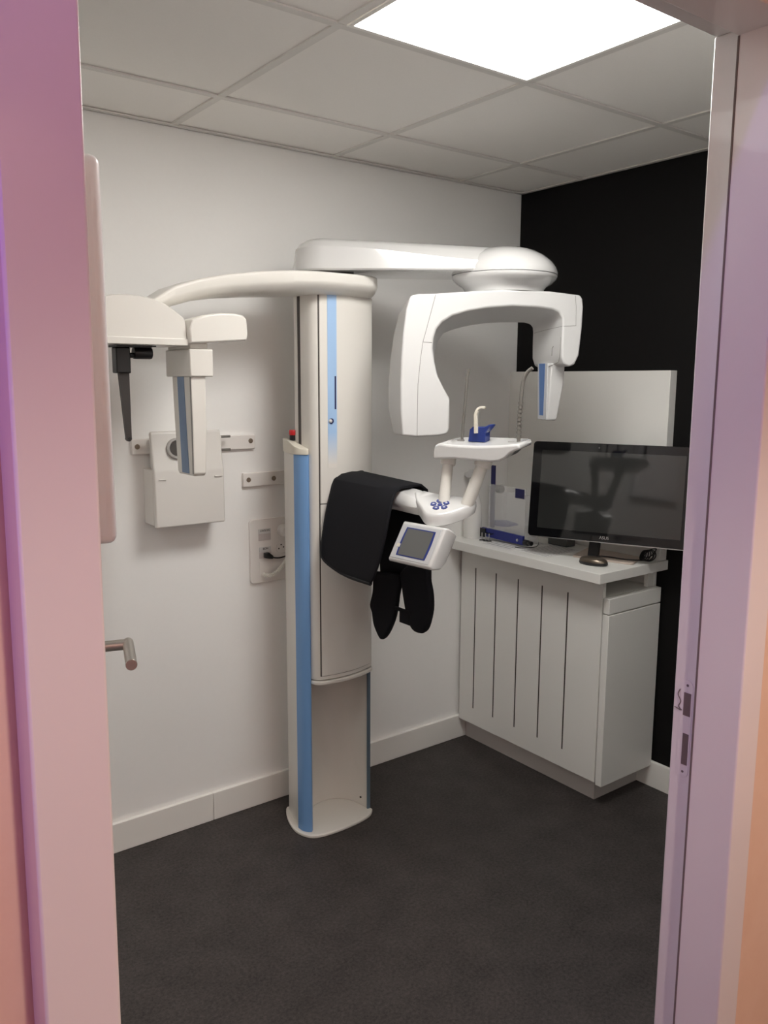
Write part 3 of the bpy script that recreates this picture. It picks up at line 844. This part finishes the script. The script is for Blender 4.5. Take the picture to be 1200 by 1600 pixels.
for i in range(0, len(e), 2):
    box(bm, (x0, e[i + 1], sz0), (x1, e[i], sz1))
part('slotted_panel', bm, 'cab', cab)
for sy in slots:
    part('vent_slot', boxes(((-0.3158, sy - sw, sz0), (-0.3005, sy + sw, sz1))), 'slot', cab)
part('door', boxes(((-0.317, -0.796, 0.087), (-0.012, -0.769, 0.740))), 'cab', cab, bevel=0.0015)
part('drawer_front', boxes(((-0.317, -0.796, 0.7445), (-0.012, -0.769, 0.801))), 'cab', cab, bevel=0.0015)
part('toe_kick', boxes(((-0.274, -0.734, 0.0), (-0.258, -0.016, 0.0935)), ((-0.258, -0.734, 0.0), (-0.0155, -0.718, 0.0935))), 'kick', cab)
wt = part('worktop', boxes(((-0.396, -0.811, 0.8702), (-0.0, -0.001, 0.9066))), 'cab', bevel=0.0015)
tag(wt, 'light grey thick worktop lying on the slotted white cabinet', 'worktop')
wb = part('wall_board', boxes(((-0.040, -0.802, 0.9068), (-0.0, -0.001, 1.607))), 'cab', bevel=0.0015)
tag(wb, 'pale grey board fixed upright on the black wall behind the monitor', 'wall panel')

# ------------------------------------------------------------------ monitor
MC = V(-0.240, -0.703, 0)
MW = V(0.407, -0.914, 0).normalized()
MNf = V(MW.y, -MW.x, 0)           # towards the viewer
tilt = math.radians(6.5)
MU = (Z * math.cos(tilt) - MNf * math.sin(tilt)).normalized()
MN = (MNf * math.cos(tilt) + Z * math.sin(tilt)).normalized()
MB = MC + Z * 0.9835
mon = thing('monitor', 'large black all-in-one monitor on a metal foot on the worktop', 'monitor', (-0.14, -0.64, 0.9066))
w0, w1, h = -0.296, 0.298, 0.361
bm = B()
def rrect(a, b, c, d, r, n=5):
    out = []
    for cx, cy, s in ((b - r, d - r, 0), (a + r, d - r, 1), (a + r, c + r, 2), (b - r, c + r, 3)):
        for k in range(n + 1):
            t = math.pi / 2 * (s + k / n)
            out.append((cx + r * math.cos(t), cy + r * math.sin(t)))
    return out
prism(bm, rrect(w0, w1, 0.0, h, 0.014), MB, MW, MU, MN, -0.022, 0.0)
part('housing', bm, 'blackpl', mon, bevel=0.002)
bm = B(); prism(bm, rrect(w0 + 0.001, w1 - 0.001, 0.002, h - 0.001, 0.013), MB, MW, MU, MN, 0.0, 0.002)
gl = part('glass_front', bm, 'screen', mon, bevel=0.0008)
bm = B(); prism(bm, [(w0 + 0.036, 0.034), (w1 - 0.036, 0.034), (w1 - 0.036, h - 0.032), (w0 + 0.036, h - 0.032)], MB, MW, MU, MN, 0.0018, 0.0024)
part('display', bm, 'lcdoff', mon)
bm = B(); prism(bm, [(w0 + 0.012, -0.0015), (w1 - 0.012, -0.0015), (w1 - 0.012, 0.0012), (w0 + 0.012, 0.0012)], MB, MW, MU, MN, -0.004, 0.0025)
part('bottom_trim', bm, 'silver', mon, label='thin silver edge')
text('maker_logo', 'ASUS', 0.0155, MB + MN * 0.0024 + MU * 0.0165 + MW * -0.004, MW, MU, M['silver'], mon)
bm = B(); lathe(bm, [(0, 0), (0.003, 0), (0.003, 0.0008), (0, 0.0008)], MB + MU * (h - 0.016) + MN * 0.002 + MW * -0.045, MN, 12)
part('webcam', bm, 'lcd', mon)
bm = B(); prism(bm, [(-0.035, 0.03), (0.035, 0.03), (0.035, 0.14), (-0.035, 0.14)], MB, MW, MU, MN, -0.055, -0.022)
prism(bm, [(-0.075, -0.0635), (-0.035, -0.0635), (-0.03, 0.04), (-0.07, 0.04)], MB, MW, MU, MN, -0.075, -0.055)
part('stand_neck', bm, 'blackpl', mon, bevel=0.003)
bm = B()
extrude_z(bm, [(-0.247, -0.572), (-0.244, -0.560), (-0.232, -0.553), (-0.065, -0.490), (-0.058, -0.735), (-0.172, -0.783), (-0.183, -0.781), (-0.188, -0.770)], 0.9068, 0.9125)
part('stand_foot', bm, 'champ', mon, bevel=0.0015, label='flat champagne metal foot')
# cable of the mouse, mouse, coiled cable
mo = thing('computer_mouse', 'bronze computer mouse lying at the worktop corner', 'mouse', (-0.289, -0.694, 0.9066))
bm = B()
mx, my = V(0.30, -0.954, 0).normalized(), V(0.954, 0.30, 0).normalized()
mc = V(-0.289, -0.694, 0.9068)
def mring(s, z, sh=0.0): return [mc + mx * (0.054 * s * math.cos(2 * math.pi * k / 32) + sh) + my * (0.030 * s * math.sin(2 * math.pi * k / 32) * (1 + 0.08 * math.cos(2 * math.pi * k / 32))) + Z * z for k in range(32)]
loft(bm, [mring(0.93, 0.0), mring(1.0, 0.004), mring(0.99, 0.011)])
part('mouse_base', bm, 'blackpl', mo, angle=50)
bm = B()
loft(bm, [mring(0.985, 0.0112), mring(0.95, 0.018, -0.001), mring(0.80, 0.0245, -0.003), mring(0.55, 0.0285, -0.005), mring(0.25, 0.030, -0.006), mring(0.03, 0.0303, -0.006)])
part('mouse_shell', bm, 'bronze', mo, angle=60)
bm = B()
tube(bm, smooth_path([(-0.212, -0.645, 0.972), (-0.205, -0.643, 0.945), (-0.190, -0.640, 0.918), (-0.178, -0.642, 0.9152), (-0.165, -0.675, 0.9155), (-0.160, -0.71, 0.9155), (-0.148, -0.745, 0.9155), (-0.125, -0.766, 0.9145), (-0.10, -0.775, 0.912)]), 0.0022, 8)
import random
random.seed(4)
for k in range(5):
    loop = []
    for j in range(13):
        t = 2 * math.pi * j / 12
        rr = 0.020 + 0.002 * k
        loop.append((-0.092 + 0.010 * math.sin(t) + 0.004 * (k - 2), -0.770 + rr * math.cos(t) * (0.55 + 0.1 * k) - 0.004 * k, 0.9305 + (0.017 + 0.0006 * k) * math.sin(t)))
    tube(bm, smooth_path(loop, 3), 0.0022, 8)
for cy, rr in ((-0.795, 0.022), (-0.785, 0.013)):
    loop = [(-0.085 + 0.012 * math.sin(2 * math.pi * j / 12), cy + rr * 1.3 * math.cos(2 * math.pi * j / 12 + 0.4), 0.936 + rr * math.sin(2 * math.pi * j / 12)) for j in range(13)]
    loop = [(x, max(y, -0.807), max(z, 0.914)) for x, y, z in loop]
    tube(bm, smooth_path(loop, 3), 0.0022, 8)
cb = part('coiled_cable', bm, 'blackpl')
tag(cb, 'black cable coiled up on the worktop right of the monitor foot', 'cable')

# papers on the worktop
def paper(pts, z, label, lines):
    t = thing('printed_sheet', label, 'paper', (sum(p[0] for p in pts) / 4, sum(p[1] for p in pts) / 4, z), 'printed sheets on the worktop')
    bm = B(); extrude_z(bm, pts, z, z + 0.0006)
    part('sheet', bm, 'paper', t)
    bm = B()
    a, b, c, d = [V(*p, z + 0.0009) for p in pts]
    for k in range(lines):
        f = (k + 1) / (lines + 1)
        p, q = a.lerp(d, f).lerp(b.lerp(c, f), 0.08), a.lerp(d, f).lerp(b.lerp(c, f), 0.9)
        s = (d - a).normalized() * 0.0018
        vs = [bm.verts.new(v) for v in (p - s, q - s, q + s, p + s)]
        bm.faces.new(vs)
    part('print', bm, 'ink', t)
paper([(-0.345, -0.16), (-0.352, -0.335), (-0.13, -0.345), (-0.123, -0.17)], 0.9067, 'printed white sheet lying under the blue positioning bar', 9)
paper([(-0.330, -0.345), (-0.338, -0.515), (-0.13, -0.50), (-0.122, -0.352)], 0.9067, 'printed white sheet lying in front of the monitor, nearest the mouse', 12)
bm = B()
tube(bm, smooth_path([(-0.150, -0.30, 0.9095), (-0.20, -0.34, 0.9095), (-0.24, -0.355, 0.9095), (-0.285, -0.34, 0.9095), (-0.30, -0.31, 0.9095)]), 0.0016, 8)
tag(part('thin_cable', bm, 'blackpl'), 'thin black cable lying across the printed sheets', 'cable')
kb = part('charging_dock', boxes(((-0.13, -0.43, 0.9068), (-0.075, -0.33, 0.948))), 'lcd', bevel=0.004)
tag(kb, 'small dark grey box behind the lower left corner of the monitor', 'box')

# ------------------------------------------------------------------ positioning aids in a clear holder
ho = thing('acrylic_holder', 'clear acrylic stand for positioning parts, left of the monitor', 'holder', (-0.20, -0.21, 0.9066))
bm = boxes(((-0.243, -0.306, 0.930), (-0.240, -0.098, 1.140)))
part('front_sheet', bm, 'acry', ho)
bm = boxes(((-0.243, -0.308, 0.9068), (-0.16, -0.090, 0.9095)), ((-0.2395, -0.0945, 0.9095), (-0.16, -0.0915, 1.13)), ((-0.163, -0.3055, 0.9095), (-0.16, -0.098, 1.10)), ((-0.243, -0.3078, 0.9095), (-0.163, -0.3056, 0.99)))
part('holder_body', bm, 'acry', ho)
part('blue_square', boxes(((-0.2445, -0.300, 1.098), (-0.2432, -0.250, 1.136))), 'navy', ho)
st = thing('positioning_strip', 'upright dark blue strip with a grey knob in the clear holder', 'medical accessory', (-0.225, -0.11, 0.95))
part('strip', boxes(((-0.236, -0.122, 0.955), (-0.230, -0.099, 1.218))), 'navy', st, bevel=0.001)
bm = B(); lathe(bm, [(0, 0), (0.014, 0), (0.017, 0.006), (0.017, 0.028), (0.014, 0.032), (0, 0.032)], (-0.222, -0.122, 1.120), -Y, 20)
part('knob', bm, 'knob', st)
ba = thing('positioning_bar', 'dark blue plastic bar with black ends lying in front of the clear holder', 'medical accessory', (-0.27, -0.21, 0.9066))
BU = V(0.0, -0.236, -0.004).normalized()
bm = B(); prism(bm, [(0.0, 0.0), (0.236, 0.0), (0.236, 0.036), (0.0, 0.036)], (-0.27, -0.092, 0.921), BU, Z, X, -0.006, 0.006)
part('bar', bm, mat('deep blue plastic', (0.012, 0.02, 0.17), 0.3), ba, bevel=0.001)
bm = B()
lathe(bm, [(0, 0), (0.012, 0), (0.012, 0.022), (0.009, 0.024), (0.009, 0.04), (0, 0.04)], (-0.265, -0.328, 0.928), -Y, 16)
part('black_end', bm, 'blackpl', ba)
part('black_end', boxes(((-0.282, -0.118, 0.918), (-0.2765, -0.088, 0.955))), 'blackpl', ba)
bm = B()
lathe(bm, [(0, 0), (0.006, 0), (0.006, 0.002), (0, 0.002)], (-0.2765, -0.30, 0.934), -X, 14)
part('screw', bm, 'silver', ba)
for k in range(3):
    bm = B()
    c = (-0.305 + 0.002 * k, -0.125 - 0.019 * k, 0)
    lathe(bm, [(0, 0.9069), (0.011, 0.9069), (0.011, 0.9105), (0.002, 0.9105), (0.002, 0.942), (0.0, 0.942)], c, Z, 16)
    o = part('pin', bm, 'silver', ba)
    bm = B(); lathe(bm, [(0, 0.9106), (0.0112, 0.9106), (0.0112, 0.9125), (0, 0.9125)], c, Z, 16)
    part('pin_disc', bm, 'blackpl', o)
    bm = B(); tube(bm, [(c[0], c[1], 0.939), (-0.276, c[1], 0.939)], 0.002, 8)
    part('pin_link', bm, 'blackpl', o)
bm = B()
prism(bm, [(-0.112, 0.962), (-0.113, 0.985), (-0.15, 0.988), (-0.195, 0.985), (-0.222, 0.982), (-0.222, 0.974), (-0.19, 0.966), (-0.15, 0.962)], (-0.21, 0, 0), Y, Z, X, -0.018, 0.018)
wd = part('positioning_wedge', bm, 'dkblue', bevel=0.003)
tag(wd, 'small dark blue wedge inside the clear holder, above the blue bar', 'medical accessory')
# white spray bottle
bo = thing('spray_bottle', 'white spray bottle standing in the worktop corner by the white wall', 'bottle', (-0.287, -0.047, 0.9066))
bc = (-0.287, -0.047, 0)
bm = B()
lathe(bm, [(0, 0.9068), (0.037, 0.9068), (0.039, 0.912), (0.039, 1.03), (0.036, 1.055), (0.026, 1.09), (0.018, 1.115), (0.0165, 1.135), (0, 1.135)], bc, Z, 36)
part('body', bm, 'bottle', bo, angle=50)
bm = B(); lathe(bm, [(0, 1.1352), (0.019, 1.1352), (0.019, 1.158), (0.013, 1.162), (0, 1.162)], bc, Z, 28)
part('collar', bm, 'pan', bo)
bm = B()
prism(bm, [(-0.026, 1.163), (0.020, 1.163), (0.024, 1.18), (0.016, 1.197), (-0.018, 1.197), (-0.036, 1.185), (-0.036, 1.172)], bc, V(0.6, -0.8, 0), Z, V(0.8, 0.6, 0), -0.011, 0.011)
part('spray_head', bm, 'pan', bo, bevel=0.003)

# ------------------------------------------------------------------ things on the white wall
def rail(x0, x1, z0, z1, screws, label):
    t = thing('mounting_rail', label, 'rail', ((x0 + x1) / 2, 0, z0), 'white rails screwed to the wall')
    part('bar', boxes(((x0, -0.014, z0), (x1, 0.0, z1))), 'plate', t, bevel=0.003)
    for sx, szz in screws:
        bm = B(); lathe(bm, [(0, 0), (0.0085, 0), (0.0085, 0.001), (0.006, 0.0015), (0, 0.0008)], (sx, -0.014, szz), -Y, 18)
        part('screw', bm, 'brass', t)
rail(-1.738, -1.298, 1.330, 1.379, [(-1.720, 1.355), (-1.316, 1.358)], 'upper white rail on the wall, passing behind the white box')
rail(-1.347, -1.120, 1.197, 1.247, [(-1.327, 1.222), (-1.227, 1.221)], 'lower white rail on the wall, above the socket plate')

wbx = thing('wall_box', 'white rounded bracket box on the wall behind the hanging sensor', 'box', (-1.585, 0, 1.10))
bm = B()
cov = [(-0.101, 1.100), (-0.101, 1.272), (-0.099, 1.285), (-0.094, 1.297), (-0.080, 1.400), (-0.074, 1.407), (-0.062, 1.400), (-0.076, 1.295), (-0.083, 1.275), (-0.083, 1.100)]
loft(bm, [[V(x, y, z) for y, z in cov] for x in (-1.701, -1.462)])
bx = part('front_cover', bm, 'boxw', wbx, bevel=0.008, seg=3, angle=50)
part('box_body', boxes(((-1.7005, -0.0825, 1.104), (-1.463, -0.0005, 1.285))), 'boxw', wbx, bevel=0.004)
part('back_bracket', boxes(((-1.68, -0.075, 1.2855), (-1.475, -0.0145, 1.385))), 'boxw', wbx)
bm = B()
hc = V(-1.620, -0.0885, 1.350); hax = V(0, -0.99, 0.135)
lathe(bm, [(0.024, -0.002), (0.034, -0.002), (0.034, 0.006), (0.031, 0.008), (0.026, 0.008), (0.024, 0.004), (0.024, -0.002)], hc, hax, 32, cap=False)
part('socket_ring', bm, mat('grey ring', (0.42, 0.40, 0.38), 0.35), wbx)
bm = B(); lathe(bm, [(0, -0.002), (0.026, -0.002), (0.026, 0.003), (0, 0.003)], hc, hax, 32)
part('socket_hole', bm, 'groove', wbx)
bm = B(); tube(bm, [hc + V(0.006, -0.01, -0.02), hc + V(0.012, -0.012, -0.021)], 0.004, 8)
part('brass_contact', bm, mat('brass', (0.6, 0.45, 0.18), 0.3, metal=1.0), wbx)
bm = boxes(((-1.4615, -0.055, 1.325), (-1.446, -0.0145, 1.385)))
br = part('hinge_bracket', bm, 'boxw', wbx, bevel=0.004)
for z in (1.335, 1.379):
    bm = B()
    tube(bm, [(-1.446, -0.045, z), (-1.410, -0.045, z)], 0.0042, 10)
    part('pin', bm, 'greyrod', wbx)
bm = B()
lathe(bm, [(0, 0), (0.005, 0), (0.004, 0.002), (0, 0.002)], (-1.446, -0.035, 1.360), X, 12)
part('bracket_screw', bm, 'steel', br)
for x in (-1.688, -1.497):
    part('finger_mark', boxes(((x, -0.1055, 1.253), (x + 0.024, -0.1005, 1.2565))), 'boxw', wbx, bevel=0.001)

# socket plate
pl = thing('socket_plate', 'white wall plate with sockets and switch, left of the blue pillar', 'socket', (-1.2, 0, 0.845))
bm = B(); prism(bm, rrect(-1.325, -1.06, 0.846, 1.078, 0.012), (0, 0, 0), X, Z, -Y, 0.0, 0.011)
part('plate', bm, 'plate', pl, bevel=0.002)
bm = boxes(((-1.292, -0.013, 1.000), (-1.243, -0.011, 1.024)))
part('network_module', bm, 'greybtn', pl)
part('label_strip', boxes(((-1.292, -0.0145, 1.0245), (-1.243, -0.011, 1.042))), 'pan', pl, bevel=0.0008)
text('label_text', 'LIAISON', 0.0105, (-1.267, -0.0147, 1.036), X, Z, M['blackpl'], pl)
bm = boxes(((-1.290, -0.013, 0.935), (-1.243, -0.011, 0.957)))
part('network_module', bm, 'greybtn', pl)
part('label_strip', boxes(((-1.290, -0.0145, 0.958), (-1.243, -0.011, 0.976))), 'pan', pl, bevel=0.0008)
text('label_text', 'BDN', 0.0105, (-1.266, -0.0147, 0.970), X, Z, M['blackpl'], pl)
part('cover_module', boxes(((-1.290, -0.0125, 0.870), (-1.243, -0.011, 0.921))), 'plate', pl, bevel=0.0005)
bm = B(); lathe(bm, [(0, 0), (0.021, 0), (0.0212, 0.0016), (0.0200, 0.0018), (0.0198, 0.0004), (0, 0.0004)], (-1.200, -0.011, 0.965), -Y, 28)
so = part('round_socket', bm, 'plate', pl)
bm = B()
for dx, dz in ((-0.0095, -0.002), (0.0095, 0.002), (0.0, 0.0115)):
    lathe(bm, [(0, 0), (0.0028, 0), (0.0028, 0.0006), (0, 0.0006)], (-1.200 + dx, -0.0114, 0.965 + dz), -Y, 12)
part('contact_hole', bm, 'dark', so)
# white plug with spiral cord
pg = thing('power_plug', 'round white plug with a spiral white cord in the socket plate', 'plug', (-1.195, -0.0125, 1.03))
bm = B(); lathe(bm, [(0, 0), (0.0225, 0), (0.023, 0.004), (0.021, 0.018), (0.013, 0.024), (0, 0.025)], (-1.193, -0.0125, 1.030), -Y, 32)
part('plug_body', bm, 'plate', pg)
base_path = smooth_path([(-1.186, -0.034, 1.014), (-1.180, -0.04, 1.00), (-1.176, -0.043, 0.985), (-1.182, -0.045, 0.958), (-1.200, -0.045, 0.925), (-1.225, -0.042, 0.895), (-1.25, -0.038, 0.878), (-1.27, -0.03, 0.874), (-1.282, -0.018, 0.882)], 10)
bm = B()
pts, acc = [], 0.0
for i in range(len(base_path) - 1):
    a_, b_ = base_path[i], base_path[i + 1]
    t = (b_ - a_).normalized(); u = t.cross(Y).normalized(); w = t.cross(u)
    L = (b_ - a_).length
    n = max(2, int(L / 0.0008))
    for k in range(n):
        s = acc + L * k / n
        ph = s / 0.0058 * 2 * math.pi
        rad = 0.0056 if 0.012 < s else 0.0008
        pts.append(a_.lerp(b_, k / n) + (u * math.cos(ph) + w * math.sin(ph)) * rad)
    acc += L
tube(bm, pts, 0.0023, 6)
tube(bm, base_path, 0.0034, 8)
part('spiral_cord', bm, 'cord', pg)
# black network lead
nl = thing('network_lead', 'black cable plugged into the lower module of the socket plate', 'cable', (-1.265, -0.013, 0.945))
bm = B(); prism(bm, [(-1.275, 0.938), (-1.275, 0.955), (-1.258, 0.957), (-1.240, 0.942), (-1.243, 0.931), (-1.258, 0.934)], (0, 0, 0), X, Z, -Y, 0.0135, 0.028)
part('connector', bm, 'blackpl', nl, bevel=0.002)
bm = B(); tube(bm, smooth_path([(-1.245, -0.021, 0.937), (-1.23, -0.021, 0.933), (-1.21, -0.021, 0.931), (-1.18, -0.019, 0.935), (-1.15, -0.017, 0.94), (-1.11, -0.016, 0.94)]), 0.0028, 8)
part('lead', bm, 'blackpl', nl)
